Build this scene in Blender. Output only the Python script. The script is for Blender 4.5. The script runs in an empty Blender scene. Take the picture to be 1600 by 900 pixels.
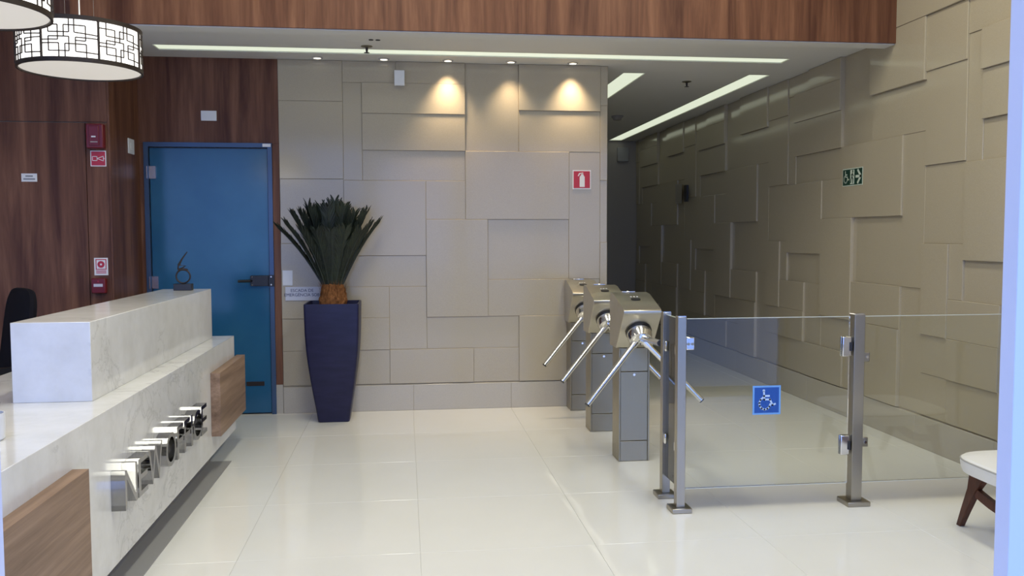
import bpy, bmesh, math, random
from mathutils import Matrix, Vector
random.seed(7)
S = bpy.context.scene
COL = S.collection
PI = math.pi

# ------------------------------------------------------------------ camera
F_PX, YAW, PITCH, ROLL, CAM_H = 1365.0, 0.1216, 0.0602, 0.0025, 1.42
fw = Vector((math.sin(YAW)*math.cos(PITCH), math.cos(YAW)*math.cos(PITCH), -math.sin(PITCH)))
rt = Vector((math.cos(YAW), -math.sin(YAW), 0))
dn = fw.cross(rt)
c_, s_ = math.cos(ROLL), math.sin(ROLL)
rt2 = c_*rt + s_*dn
dn2 = -s_*rt + c_*dn
cam = bpy.data.objects.new('camera', bpy.data.cameras.new('camera'))
COL.objects.link(cam)
cam.data.sensor_width = 36.0
cam.data.lens = F_PX/1600*36
cam.data.clip_start = 0.05
m = Matrix((rt2, -dn2, -fw)).transposed().to_4x4()
m.translation = (0, 0, CAM_H)
cam.matrix_world = m
S.camera = cam

# ------------------------------------------------------------------ world, exposure
w = bpy.data.worlds.new('world'); S.world = w; w.use_nodes = True
bg = w.node_tree.nodes['Background']
bg.inputs['Color'].default_value = (0.27, 0.42, 1.0, 1)
bg.inputs['Strength'].default_value = 3.0
S.view_settings.view_transform = 'Standard'
S.view_settings.look = 'None'
S.view_settings.gamma = 1
S.view_settings.use_curve_mapping = False
S.view_settings.exposure = 0.04

LOBBY_W = 66.0        # each long ceiling lamp of the lobby, W
SPOT_W = 42.0         # wall washers
CEIL_HI, CEIL_LO = 4.40, 2.80

# ------------------------------------------------------------------ materials
def mat(name, col, rough=0.5, metal=0.0, spec=0.5, emit=None, es=0.0):
    mt = bpy.data.materials.new(name); mt.use_nodes = True
    b = mt.node_tree.nodes['Principled BSDF']
    b.inputs['Base Color'].default_value = (*col, 1)
    b.inputs['Roughness'].default_value = rough
    b.inputs['Metallic'].default_value = metal
    b.inputs['Specular IOR Level'].default_value = spec
    if emit:
        b.inputs['Emission Color'].default_value = (*emit, 1)
        b.inputs['Emission Strength'].default_value = es
    return mt
def nodes(mt): return mt.node_tree.nodes, mt.node_tree.links, mt.node_tree.nodes['Principled BSDF']
def coords(mt, scale, rot=(0, 0, 0)):
    N, L, b = nodes(mt)
    g = N.new('ShaderNodeNewGeometry'); mp = N.new('ShaderNodeMapping')
    mp.inputs['Scale'].default_value = scale; mp.inputs['Rotation'].default_value = rot
    L.new(g.outputs['Position'], mp.inputs['Vector'])
    return mp.outputs['Vector']
def noise(mt, vec, scale, detail=4, rough=.55, dist=0.0):
    N, L, b = nodes(mt)
    n = N.new('ShaderNodeTexNoise'); n.inputs['Scale'].default_value = scale
    n.inputs['Detail'].default_value = detail; n.inputs['Roughness'].default_value = rough
    n.inputs['Distortion'].default_value = dist
    L.new(vec, n.inputs['Vector']); return n.outputs['Fac']
def ramp(mt, fac, stops):
    N, L, b = nodes(mt)
    r = N.new('ShaderNodeValToRGB'); e = r.color_ramp.elements
    while len(e) < len(stops): e.new(0.5)
    for el, (p, c) in zip(e, stops): el.position = p; el.color = (*c, 1)
    L.new(fac, r.inputs['Fac']); return r.outputs['Color']
def bump(mt, fac, strength, dist=0.002):
    N, L, b = nodes(mt)
    bp = N.new('ShaderNodeBump'); bp.inputs['Strength'].default_value = strength
    bp.inputs['Distance'].default_value = dist
    L.new(fac, bp.inputs['Height']); L.new(bp.outputs['Normal'], b.inputs['Normal'])
def mixc(mt, a, bcol, fac, mode='MULTIPLY'):
    N, L, b = nodes(mt)
    x = N.new('ShaderNodeMix'); x.data_type = 'RGBA'; x.blend_type = mode
    if isinstance(fac, float): x.inputs['Factor'].default_value = fac
    else: L.new(fac, x.inputs['Factor'])
    L.new(a, x.inputs['A']); L.new(bcol, x.inputs['B']); return x.outputs['Result']

def wood_mat(name, stops, scale, rough=.45):
    mt = mat(name, (.2, .1, .05), rough, spec=.22)
    N, L, b = nodes(mt)
    big = noise(mt, coords(mt, scale), 1.0, 5, .6, .6)
    fine = noise(mt, coords(mt, tuple(4.5*s for s in scale)), 1.0, 4, .6)
    c1 = ramp(mt, big, stops)
    c2 = ramp(mt, fine, [(.3, (.74, .70, .67)), (.7, (1.08, 1.06, 1.04))])
    L.new(mixc(mt, c1, c2, 0.8), b.inputs['Base Color'])
    bump(mt, fine, .08, .001)
    return mt
M = {}
M['wood'] = wood_mat('brown_wood_laminate', [(.30, (.085, .033, .020)), (.5, (.165, .073, .042)), (.70, (.255, .122, .070))], (10, 10, .7))
M['wood_light'] = wood_mat('walnut_desk_laminate', [(.3, (.19, .125, .085)), (.5, (.29, .195, .135)), (.72, (.39, .27, .19))], (9, .6, 15), .45)
M['wood_dark'] = wood_mat('dark_turned_wood', [(.3, (.045, .016, .010)), (.6, (.10, .036, .020)), (.8, (.15, .06, .03))], (14, 14, 3), .35)

def tile_mat(name, col, rough):
    mt = mat(name, col, rough, spec=.5)
    N, L, b = nodes(mt)
    n = noise(mt, coords(mt, (1, 1, 1)), 220, 3, .6)
    c = ramp(mt, n, [(.3, tuple(.93*v for v in col)), (.7, tuple(1.05*v for v in col))])
    L.new(c, b.inputs['Base Color'])
    n2 = noise(mt, coords(mt, (1, 1, 1)), 3.0, 2)
    bump(mt, n2, .03, .01)
    return mt
M['tile'] = tile_mat('beige_relief_tile', (.455, .395, .290), .12)
M['base'] = tile_mat('beige_skirting_tile', (.50, .455, .375), .14)
M['backing'] = mat('wall_backing', (.40, .345, .25), .7)
M['floor'] = mat('cream_polished_porcelain', (.71, .69, .62), .07, spec=.55)
N, L, b = nodes(M['floor'])
n_ = noise(M['floor'], coords(M['floor'], (1, 1, 1)), 1.7, 3)
L.new(ramp(M['floor'], n_, [(.3, (.79, .78, .725)), (.7, (.82, .81, .76))]), b.inputs['Base Color'])
n_ = noise(M['floor'], coords(M['floor'], (1, 1, 1)), 1.1, 2); bump(M['floor'], n_, .05, .02)
M['grout'] = mat('floor_grout', (.58, .56, .50), .8)
M['white'] = mat('white_plaster', (.70, .69, .65), .75, spec=.3)
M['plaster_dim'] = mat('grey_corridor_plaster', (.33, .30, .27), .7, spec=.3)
M['plastic'] = mat('white_plastic', (.78, .78, .76), .4)
M['black'] = mat('black_plastic', (.012, .012, .014), .4)
M['fabric'] = mat('black_mesh_fabric', (.010, .009, .012), .9, spec=.2)

mb = mat('white_veined_quartz', (.72, .72, .71), .13, spec=.5)
N, L, b = nodes(mb)
v1 = noise(mb, coords(mb, (1, 1, 1.3)), 2.3, 8, .62, 1.6)
v2 = noise(mb, coords(mb, (1, 1, 1)), 1.1, 2)
vein = ramp(mb, v1, [(.0, (1, 1, 1)), (.485, (1, 1, 1)), (.505, (.76, .76, .76)), (.525, (1, 1, 1))])
patch = ramp(mb, v2, [(.36, (0, 0, 0)), (.48, (1, 1, 1))])
soft = noise(mb, coords(mb, (1, 1, 1)), 7, 5, .6)
base = ramp(mb, soft, [(.3, (.66, .655, .63)), (.7, (.76, .76, .75))])
wv = mixc(mb, vein, patch, 1.0, 'LIGHTEN')
L.new(mixc(mb, base, wv, .8), b.inputs['Base Color'])
M['marble'] = mb

def steel(name, col, rough, aniso_scale):
    mt = mat(name, col, rough, 1.0)
    f = noise(mt, coords(mt, aniso_scale), 1.0, 3)
    N, L, b = nodes(mt)
    r = N.new('ShaderNodeMapRange'); r.inputs['To Min'].default_value = rough*.75; r.inputs['To Max'].default_value = rough*1.35
    L.new(f, r.inputs['Value']); L.new(r.outputs['Result'], b.inputs['Roughness'])
    return mt
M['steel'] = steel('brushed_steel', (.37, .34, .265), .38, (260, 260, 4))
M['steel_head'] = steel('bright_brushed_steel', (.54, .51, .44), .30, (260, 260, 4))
M['steel_post'] = steel('satin_steel_post', (.40, .37, .31), .30, (260, 260, 4))
M['chrome'] = mat('chrome', (.80, .80, .81), .09, 1.0)
M['letter'] = mat('polished_letter_steel', (.36, .36, .37), .10, 1.0)
M['chrome_arm'] = mat('polished_steel_tube', (.74, .73, .71), .16, 1.0)
M['dark_metal'] = mat('dark_bronze_metal', (.045, .035, .030), .45, .6)
M['alu'] = mat('white_painted_aluminium', (.68, .68, .70), .35)
M['alu_grey'] = mat('grey_anodised_aluminium', (.40, .39, .42), .4, .4)
M['plinth'] = mat('grey_plinth_laminate', (.30, .295, .29), .4)

def glass_mat(name, tint, trans=.93):
    mt = bpy.data.materials.new(name); mt.use_nodes = True
    N, L = mt.node_tree.nodes, mt.node_tree.links
    N.remove(N['Principled BSDF'])
    t = N.new('ShaderNodeBsdfTransparent'); t.inputs['Color'].default_value = (*tint, 1)
    g = N.new('ShaderNodeBsdfGlossy'); g.inputs['Roughness'].default_value = .02
    g.inputs['Color'].default_value = (1, 1, 1, 1)
    fr = N.new('ShaderNodeFresnel'); fr.inputs['IOR'].default_value = 1.45
    mx = N.new('ShaderNodeMixShader')
    L.new(fr.outputs['Fac'], mx.inputs['Fac']); L.new(t.outputs['BSDF'], mx.inputs[1]); L.new(g.outputs['BSDF'], mx.inputs[2])
    L.new(mx.outputs['Shader'], N['Material Output'].inputs['Surface'])
    return mt
M['glass'] = glass_mat('clear_tempered_glass', (.955, .965, .945))
M['glass_edge'] = mat('polished_glass_edge', (.62, .66, .58), .15, spec=.8)
M['blue_glass'] = mat('sky_reflection_door_glass', (.030, .125, .250), .16, spec=.5)  # blue of the reflected sky is put into the glass base colour
n_ = noise(M['blue_glass'], coords(M['blue_glass'], (1, 1, 1)), 2.2, 3)
N, L, b = nodes(M['blue_glass'])
L.new(ramp(M['blue_glass'], n_, [(.3, (.016, .100, .205)), (.7, (.028, .135, .245))]), b.inputs['Base Color'])
M['door_frame'] = mat('blue_grey_door_frame', (.060, .105, .185), .35, .4)
M['planter'] = mat('navy_glazed_planter', (.016, .016, .042), .40, spec=.3)
N, L, b = nodes(M['planter'])
n_ = noise(M['planter'], coords(M['planter'], (3, 3, 14)), 2, 4)
L.new(ramp(M['planter'], n_, [(.3, (.011, .011, .038)), (.7, (.017, .017, .056))]), b.inputs['Base Color'])
M['leaf'] = mat('dark_cycad_leaf', (.014, .021, .014), .5, spec=.4)
N, L, b = nodes(M['leaf'])
n_ = noise(M['leaf'], coords(M['leaf'], (1, 1, 1)), 9, 3)
L.new(ramp(M['leaf'], n_, [(.3, (.010, .014, .011)), (.7, (.026, .036, .020))]), b.inputs['Base Color'])
M['fibre'] = mat('brown_trunk_fibre', (.22, .09, .03), .9, spec=.1)
N, L, b = nodes(M['fibre'])
n_ = noise(M['fibre'], coords(M['fibre'], (1, 1, .25)), 120, 3)
L.new(ramp(M['fibre'], n_, [(.3, (.10, .040, .015)), (.7, (.33, .14, .05))]), b.inputs['Base Color'])
M['soil'] = mat('dark_soil', (.03, .022, .016), .95)
M['red'] = mat('red_sign_print', (.50, .022, .045), .4)
M['red_dark'] = mat('dark_red_plastic', (.16, .010, .016), .35)
M['sign_white'] = mat('white_sign_print', (.80, .79, .77), .45)
M['paper'] = mat('white_label', (.62, .63, .68), .5)
M['ink'] = mat('dark_blue_ink', (.02, .03, .11), .5)
M['ink_grey'] = mat('grey_ink', (.25, .25, .26), .5)
M['green'] = mat('dark_green_sign', (.008, .045, .030), .4)
M['sign_cream'] = mat('pale_green_print', (.62, .70, .58), .5)
M['blue'] = mat('blue_sign_print', (.012, .085, .38), .4)
M['blue_light'] = mat('light_blue_sign_border', (.17, .40, .80), .4)
M['blue_pale'] = mat('pale_blue_sign_symbol', (.52, .68, .90), .4)
M['leather'] = mat('white_leatherette', (.82, .81, .77), .4)
M['piping'] = mat('grey_piping', (.40, .39, .36), .5)
M['shade'] = mat('lit_white_shade', (.85, .84, .80), .6, emit=(1, .97, .90), es=1.7)
M['shade_bottom'] = mat('lit_bottom_diffuser', (.5, .48, .44), .6, emit=(1, .93, .82), es=.42)
M['slot'] = mat('lit_slot_diffuser', (.4, .4, .38), .6, emit=(.92, 1.0, .78), es=.74)
M['slot_side'] = mat('slot_side_plaster', (.62, .63, .56), .8)
M['lens'] = mat('lit_downlight_lens', (.9, .9, .85), .4, emit=(1, .93, .80), es=2.2)
M['lens_lobby'] = mat('lit_lobby_lamp_lens', (.9, .9, .85), .4, emit=(.96, 1.0, .86), es=3.0)
M['paving'] = mat('grey_outdoor_paving', (.46, .46, .45), .8)
M['cup'] = mat('white_ceramic', (.75, .76, .78), .25)

# ------------------------------------------------------------------ mesh builder
class B:
    def __init__(s): s.bm = bmesh.new()
    def box(s, x0, x1, y0, y1, z0, z1, mx=None):
        v = [s.bm.verts.new((x, y, z)) for z in (z0, z1) for y in (y0, y1) for x in (x0, x1)]
        for q in ((0, 2, 3, 1), (4, 5, 7, 6), (0, 1, 5, 4), (2, 6, 7, 3), (0, 4, 6, 2), (1, 3, 7, 5)):
            s.bm.faces.new([v[i] for i in q])
        if mx is not None:
            for a in v: a.co = mx @ a.co
        return s
    def prism(s, pts, z0, z1, f=lambda x, y, z: (x, y, z)):
        a = [s.bm.verts.new(f(x, y, z0)) for x, y in pts]; t = [s.bm.verts.new(f(x, y, z1)) for x, y in pts]
        s.bm.faces.new(a[::-1]); s.bm.faces.new(t); n = len(pts)
        for i in range(n): s.bm.faces.new((a[i], a[(i+1) % n], t[(i+1) % n], t[i]))
        return s
    def rings(s, rings, close=True, cap0=True, cap1=True):
        R = [[s.bm.verts.new(p) for p in r] for r in rings]; n = len(R[0])
        for a, c in zip(R, R[1:]):
            for i in range(n if close else n-1):
                s.bm.faces.new((a[i], a[(i+1) % n], c[(i+1) % n], c[i]))
        if cap0: s.bm.faces.new(R[0][::-1])
        if cap1: s.bm.faces.new(R[-1])
        return s
    def tube(s, pts, r, seg=10, caps=True):
        pts = [Vector(p) for p in pts]; rs = r if isinstance(r, (list, tuple)) else [r]*len(pts)
        R = []; up = None
        for i, p in enumerate(pts):
            d = (pts[min(i+1, len(pts)-1)]-pts[max(i-1, 0)]).normalized()
            if up is None: up = Vector((0, 0, 1)) if abs(d.z) < .9 else Vector((1, 0, 0))
            a = d.cross(up).normalized(); bb = a.cross(d).normalized(); up = bb
            R.append([p+rs[i]*(math.cos(2*PI*k/seg)*a+math.sin(2*PI*k/seg)*bb) for k in range(seg)])
        return s.rings(R, True, caps, caps)
    def lathe(s, prof, cx=0, cy=0, seg=24, cap0=True, cap1=True):
        return s.rings([[(cx+r*math.cos(2*PI*k/seg), cy+r*math.sin(2*PI*k/seg), z) for k in range(seg)] for r, z in prof], True, cap0, cap1)
    def torus(s, c, R, r, ax=1, seg=28, ss=8, a0=0, a1=2*PI):
        n = seg; full = abs(a1-a0-2*PI) < 1e-6; pts = []
        for i in range(n + (0 if full else 1)):
            a = a0+(a1-a0)*i/n; pts.append((a))
        R_ = []
        for a in pts:
            ring = []
            for k in range(ss):
                q = 2*PI*k/ss; rr = R+r*math.cos(q); o = r*math.sin(q)
                p = [rr*math.cos(a), rr*math.sin(a)]
                if ax == 1: ring.append((c[0]+p[0], c[1]+o, c[2]+p[1]))
                elif ax == 2: ring.append((c[0]+p[0], c[1]+p[1], c[2]+o))
                else: ring.append((c[0]+o, c[1]+p[0], c[2]+p[1]))
            R_.append(ring)
        if full: R_.append(R_[0])
        vs = [[s.bm.verts.new(p) for p in r_] for r_ in (R_[:-1] if full else R_)]
        if full: vs.append(vs[0])
        for a_, b_ in zip(vs, vs[1:]):
            for k in range(ss): s.bm.faces.new((a_[k], a_[(k+1) % ss], b_[(k+1) % ss], b_[k]))
        if not full: s.bm.faces.new(vs[0][::-1]); s.bm.faces.new(vs[-1])
        return s
    def mesh(s, name, m, smooth=False):
        bmesh.ops.recalc_face_normals(s.bm, faces=s.bm.faces)
        me = bpy.data.meshes.new(name); s.bm.to_mesh(me); s.bm.free()
        if m: me.materials.append(m)
        if smooth:
            me.polygons.foreach_set('use_smooth', [True]*len(me.polygons))
            me.set_sharp_from_angle(angle=math.radians(35))
        return me
    def build(s, name, m, parent=None, smooth=False, bevel=0, seg=2):
        o = bpy.data.objects.new(name, s.mesh(name, m, smooth or bevel > 0)); COL.objects.link(o)
        if parent: o.parent = parent
        if bevel:
            md = o.modifiers.new('bevel', 'BEVEL'); md.width = bevel; md.segments = seg; md.limit_method = 'ANGLE'
            md.angle_limit = math.radians(40); md.harden_normals = False
        return o
def tag(o, label, cat, group=None, kind=None):
    o['label'] = label; o['category'] = cat
    if group: o['group'] = group
    if kind: o['kind'] = kind
    return o
def struct(o, label, cat): return tag(o, label, cat, kind='structure')
def empty(name, loc=(0, 0, 0), rot=(0, 0, 0)):
    o = bpy.data.objects.new(name, None); COL.objects.link(o); o.location = loc; o.rotation_euler = rot
    o.empty_display_size = .05
    return o
def inst(me, name, loc, parent=None):
    o = bpy.data.objects.new(name, me); COL.objects.link(o); o.location = loc; o.parent = parent; return o
def copy_tree(o, parent=None):
    c = o.copy(); COL.objects.link(c); c.parent = parent
    for ch in list(o.children): copy_tree(ch, c)
    return c
FACE_BACK = (PI/2, 0, 0)            # local x right, local y up, local z towards the entrance
FACE_RIGHT = (PI/2, 0, -PI/2)       # on the right wall, seen from the room
FACE_DESK = (PI/2, 0, PI/2)         # on the desk front
def text_mesh(body, size, extrude, spacing=1.0, bevel=0):
    cu = bpy.data.curves.new('t', 'FONT'); cu.body = body; cu.size = size; cu.extrude = extrude
    cu.align_x = 'CENTER'; cu.align_y = 'CENTER'; cu.space_character = spacing; cu.resolution_u = 4
    cu.offset = bevel
    o = bpy.data.objects.new('t', cu); COL.objects.link(o)
    bpy.context.view_layer.update()
    dg = bpy.context.evaluated_depsgraph_get()
    me = bpy.data.meshes.new_from_object(o.evaluated_get(dg))
    bpy.data.objects.remove(o); return me
def text(body, size, m, parent, loc, name='lettering', extrude=.0006):
    me = text_mesh(body, size, extrude); me.materials.clear(); me.materials.append(m)
    return inst(me, name, loc, parent)

# ================================================================== SETTING
X_L, X_R, Y_F, Y_END = -5.5, 3.40, 1.0, 12.65
Y_BW = 7.09
BASE_UP = .016
# ---- floor with tiles
fl = struct(B().box(X_L, 3.6, Y_F-.05, Y_END+.1, -.12, -.004).build('floor', M['grout']), 'cream polished porcelain tile floor of the lobby', 'floor')
xs = [X_L]+[.055+.8*k for k in range(-6, 5) if X_L < .055+.8*k < X_R-.05]+[X_R+.01]
ys = [Y_F]+[3.86+.8*k for k in range(-4, 12) if Y_F < 3.86+.8*k < Y_END-.05]+[Y_END]
g = .0005
cache = {}
for xa, xb in zip(xs, xs[1:]):
    for ya, yb in zip(ys, ys[1:]):
        k = (round(xb-xa, 3), round(yb-ya, 3))
        if k not in cache:
            W, D = xb-xa-2*g, yb-ya-2*g; e = .0008
            q = lambda i, z: [(i, i, z), (W-i, i, z), (W-i, D-i, z), (i, D-i, z)]
            cache[k] = B().rings([q(0, -.004), q(0, -e), q(e, 0)], True, True, True).mesh('floor_tile', M['floor'])
        inst(cache[k], 'floor_tile', (xa+g, ya+g, random.uniform(-.0002, .0002)), fl)

# ---- relief tile module (u across, z up, height proud in m)
a_, b_, c2_, d_, e_, e2_, f_, g_, h_, i_, j_, k_, s2_ = -.90, -.62, -.48, -.33, -.13, -.06, .17, .49, .55, .67, .925, 1.34, 1.60
TILES = [
 (a_, c2_, 2.48, 2.84, .028), (a_, c2_, 1.87, 2.48, .020), (a_, c2_, 1.36, 1.87, .010),
 (c2_, e2_, 2.63, 2.84, .018), (c2_, d_, 1.86, 2.63, .012),
 (e2_, g_, 2.63, 2.84, .042), (d_, g_, 2.39, 2.63, .042), (d_, g_, 2.10, 2.39, .026), (d_, g_, 1.86, 2.10, .007),
 (c2_, f_, 1.26, 1.86, .022), (f_, g_, 1.55, 1.86, .014),
 (g_, j_, 2.10, 2.84, .001), (j_, s2_, 2.43, 2.84, .040), (j_, s2_, 2.10, 2.43, .014),
 (g_, k_, 1.55, 2.10, .024), (k_, s2_, 1.06, 2.10, .011),
 (f_, i_, .76, 1.55, .027), (i_, k_, 1.06, 1.55, .001), (i_, k_, .76, 1.06, .019),
 (k_, s2_, .22, 1.06, .003),
 (a_, b_, .76, 1.36, .027), (b_, c2_, 1.01, 1.36, .016), (c2_, f_, 1.01, 1.26, .001),
 (b_, e_, .76, 1.01, .020), (b_, e_, .50, .76, .025), (e_, f_, .50, 1.01, .005),
 (f_, j_, .50, .76, .003), (a_, b_, .50, .76, .013), (a_, b_, .22, .50, .008), (b_, e_, .22, .50, .010),
 (e_, h_, .22, .50, .020), (h_, j_, .22, .50, .007), (j_, k_, .22, .76, .030),
]
CH = .0025
def tile_rings(u0, u1, z0, z1, p, to):
    e = .0; c = min(CH, max(p*.5, .0006))
    q = lambda i, h: [to(u0+e+i, z0+e+i, h), to(u1-e-i, z0+e+i, h), to(u1-e-i, z1-e-i, h), to(u0+e+i, z1-e-i, h)]
    return [q(0, -.004), q(0, max(p-c, .0003)), q(c, p+.0005)]
# back wall
yb0 = Y_BW+BASE_UP
XB0, XB1 = -.976, 1.66
wb = struct(B().box(XB0, XB1, yb0, yb0+.18, 0, CEIL_LO).build('wall_back', M['backing']), 'beige relief-tiled back wall lit by warm downlights', 'wall')
for k in (0, 1, -1):
    for (u0, u1, z0, z1, p) in TILES:
        A, C = max(u0+2.5*k, XB0), min(u1+2.5*k, XB1); Z1 = min(z1, CEIL_LO-.002)
        if A == XB0 or A-XB0 < .1 and k == 0: A = XB0
        if k == -1: continue
        if C-A < .02 or Z1-z0 < .02: continue
        B().rings(tile_rings(A, C, z0, Z1, .004+p*.5, lambda u, z, h: (u, yb0-h, z))).build('relief_tile', M['tile'], wb)
# right wall
xr0 = X_R+BASE_UP
wr = struct(B().box(xr0, xr0+.18, Y_F, Y_END+.1, 0, CEIL_HI).build('wall_right', M['backing']), 'long beige relief-tiled wall running into the corridor', 'wall')
cache = {}
for zoff in (0,):
    for k in range(-3, 4):
        for n, (u0, u1, z0, z1, p) in enumerate(TILES):
            y1, y0 = 7.01-u0-2.5*k, 7.01-u1-2.5*k
            Y0, Y1 = max(y0, Y_F+.02), min(y1, Y_END-.001)
            za, zb = z0+zoff, z1+zoff
            if not zoff and Y0 > 5.88: zb = min(zb, CEIL_LO-.002)
            zb = min(zb, CEIL_HI-.002)
            if Y1-Y0 < .02 or zb-za < .02: continue
            key = (n, round(Y1-Y0, 4), round(zb-za, 4))
            if key not in cache:
                cache[key] = B().rings(tile_rings(0, Y1-Y0, 0, zb-za, p, lambda u, z, h: (-h, u, z))).mesh('relief_tile', M['tile'])
            inst(cache[key], 'relief_tile', (xr0, Y0, za), wr)
for za, zb, edges, lev in ((2.841, 3.46, (1.02, 2.30, 3.55, 4.62, 5.748), (.046, .040, .046, .043)), (3.461, CEIL_HI-.002, (1.02, 1.75, 3.05, 4.10, 5.748), (.018, .034, .010, .028))):
    for y0, y1, p in zip(edges, edges[1:], lev):
        B().rings(tile_rings(y0, y1, za, zb, p, lambda u, z, h: (xr0-h, u, z))).build('relief_tile', M['tile'], wr)
# skirting of both walls
sk = struct(B().box(XB0, XB1, Y_BW+.004, yb0-.001, 0, .205).build('baseboard_back', M['backing']), 'beige tile skirting along the back wall', 'baseboard')
for xa, xb in ((XB0, .058), (.058, .858), (.858, XB1)):
    B().rings(tile_rings(xa, xb, .0, .212, .012, lambda u, z, h: (u, Y_BW+.012-h, z))).build('skirting_tile', M['base'], sk)
sk = struct(B().box(X_R+.004, xr0-.001, Y_F, Y_END, 0, .205).build('baseboard_right', M['backing']), 'beige tile skirting along the right wall', 'baseboard')
for ya, yb in zip(ys, ys[1:]):
    B().rings(tile_rings(ya, yb, .0, .212, .012, lambda u, z, h: (X_R+.012-h, u, z))).build('skirting_tile', M['base'], sk)
# corridor
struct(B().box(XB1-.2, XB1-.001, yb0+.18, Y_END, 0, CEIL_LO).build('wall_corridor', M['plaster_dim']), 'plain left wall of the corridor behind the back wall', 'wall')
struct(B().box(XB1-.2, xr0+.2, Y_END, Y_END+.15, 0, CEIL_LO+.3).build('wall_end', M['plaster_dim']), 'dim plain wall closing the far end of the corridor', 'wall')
# wood lining beside and above the glass door
DX0, DX1, DZ = -1.995, -1.030, 2.145
YW = 7.095
w2 = struct(B().box(-2.05, XB0-.002, YW+.03, YW+.2, 0, CEIL_LO).build('wall_door', M['backing']), 'brown wood-lined wall around the blue glass door', 'wall')
B().box(-2.03, XB0-.002, YW, YW+.029, DZ, CEIL_LO).build('wood_panel', M['wood'], w2)
B().box(-2.03, DX0, YW, YW+.029, 0, DZ-.001).build('wood_panel', M['wood'], w2)
B().box(DX1, XB0-.002, YW, YW+.029, .235, DZ-.001).build('wood_panel', M['wood'], w2)
B().box(DX1, XB0-.002, YW-.003, YW+.029, 0, .234).build('skirting_block', M['base'], w2)
# wood return and tall wood wall at the left
YLW = 6.42
w3 = struct(B().box(-2.09, -2.045, YLW+.05, YW+.03, 0, CEIL_HI).build('wall_return', M['backing']), 'narrow brown wood return wall left of the glass door', 'wall')
B().box(-2.044, -2.03, YLW, YW, 0, CEIL_HI-.001).build('wood_panel', M['wood'], w3)
w4 = struct(B().box(X_L, -2.045, YLW+.02, YLW+.12, 0, CEIL_HI).build('wall_left_wood', M['backing']), 'tall brown wood wall behind the reception desk', 'wall')
HX0, HX1, HZ = -3.10, -2.193, 2.208
B().box(HX1+.004, -2.046, YLW, YLW+.019, 0, HZ).build('wood_panel', M['wood'], w4)
B().box(HX0, -2.046, YLW, YLW+.019, HZ+.004, CEIL_HI-.001).build('wood_panel', M['wood'], w4)
B().box(-4.30, HX0-.004, YLW, YLW+.019, 0, CEIL_HI-.001).build('wood_panel', M['wood'], w4)
B().box(X_L, -4.304, YLW, YLW+.019, 0, CEIL_HI-.001).build('wood_panel', M['wood'], w4)
dd = struct(empty('door_2'), 'flush brown wood door hidden in the reception wall', 'door')
B().box(HX0+.002, HX1-.002, YLW+.002, YLW+.019, .004, HZ-.002).build('door_leaf', M['wood'], dd)
lab = tag(empty('name_plate', (-2.568, YLW+.0015, 1.826), FACE_BACK), 'small white printed plate on the hidden wood door', 'sign')
B().box(-.051, .051, -.028, .028, 0, .003).build('plate', M['sign_white'], lab)
for yy, ww in ((.010, .024), (-.010, .038)):
    B().box(-ww, ww, yy-.005, yy+.005, .003, .0036).build('print_line', M['ink_grey'], lab)
struct(B().box(X_L-.15, X_L, Y_F, YLW, 0, CEIL_HI).build('wall_left', M['white']), 'plain white side wall of the lobby', 'wall')
# bulkhead and ceilings
YB0, YB1 = 5.75, 5.90
bh = struct(B().box(-2.03, xr0, YB0+.02, YB1, 2.73, CEIL_HI).build('wall_bulkhead', M['white']), 'deep bulkhead with brown wood cladding over the back area', 'wall')
for xa, xb in ((-2.03, -.62), (-.62, .80), (.80, 2.22), (2.22, X_R-.018)):
    B().box(xa+.0006, xb-.0006, YB0, YB0+.0195, 2.737, CEIL_HI-.001).build('wood_panel', M['wood'], bh)
struct(B().box(X_L, xr0+.1, Y_F-.1, YB0+.1, CEIL_HI, CEIL_HI+.1).box(X_L, -2.03, YB0+.1, YLW+.1, CEIL_HI, CEIL_HI+.1).build('ceiling_lobby', M['white']), 'high white plaster ceiling of the lobby', 'ceiling')
SL = [(-1.80, 3.03, 6.655, 6.835), (2.965, 3.16, 7.34, 12.60), (1.86, 2.06, 7.37, 12.60)]
xe = sorted({-2.03, X_R+.012}|{v for s in SL for v in s[:2]}); ye = sorted({YB1, Y_END}|{v for s in SL for v in s[2:]})
cb = B()
for xa, xb in zip(xe, xe[1:]):
    for ya, yb in zip(ye, ye[1:]):
        cx, cy = (xa+xb)/2, (ya+yb)/2
        if any(s[0] < cx < s[1] and s[2] < cy < s[3] for s in SL): continue
        cb.box(xa, xb, ya, yb, CEIL_LO, CEIL_LO+.12)
bmesh.ops.remove_doubles(cb.bm, verts=cb.bm.verts, dist=1e-5)
struct(cb.build('ceiling', M['white']), 'lower white ceiling with recessed light slots', 'ceiling')
SLL = ['long light slot running across the lower ceiling', 'corridor light slot beside the relief-tiled right wall', 'corridor light slot partly hidden by the back wall']
for (xa, xb, ya, yb), lb in zip(SL, SLL):
    t = tag(empty('light_slot', ((xa+xb)/2, (ya+yb)/2, CEIL_LO)), lb, 'ceiling light', 'light slots')
    hx, hy = (xb-xa)/2-.001, (yb-ya)/2-.001
    B().box(-hx, hx, -hy, hy, .009, .019).build('diffuser', M['slot'], t)
    B().box(-hx, -hx+.004, -hy, hy, 0, .0085).box(hx-.004, hx, -hy, hy, 0, .0085).box(-hx+.005, hx-.005, -hy, -hy+.004, 0, .0085).box(-hx+.005, hx-.005, hy-.004, hy, 0, .0085).build('trim', M['slot_side'], t)

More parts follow.
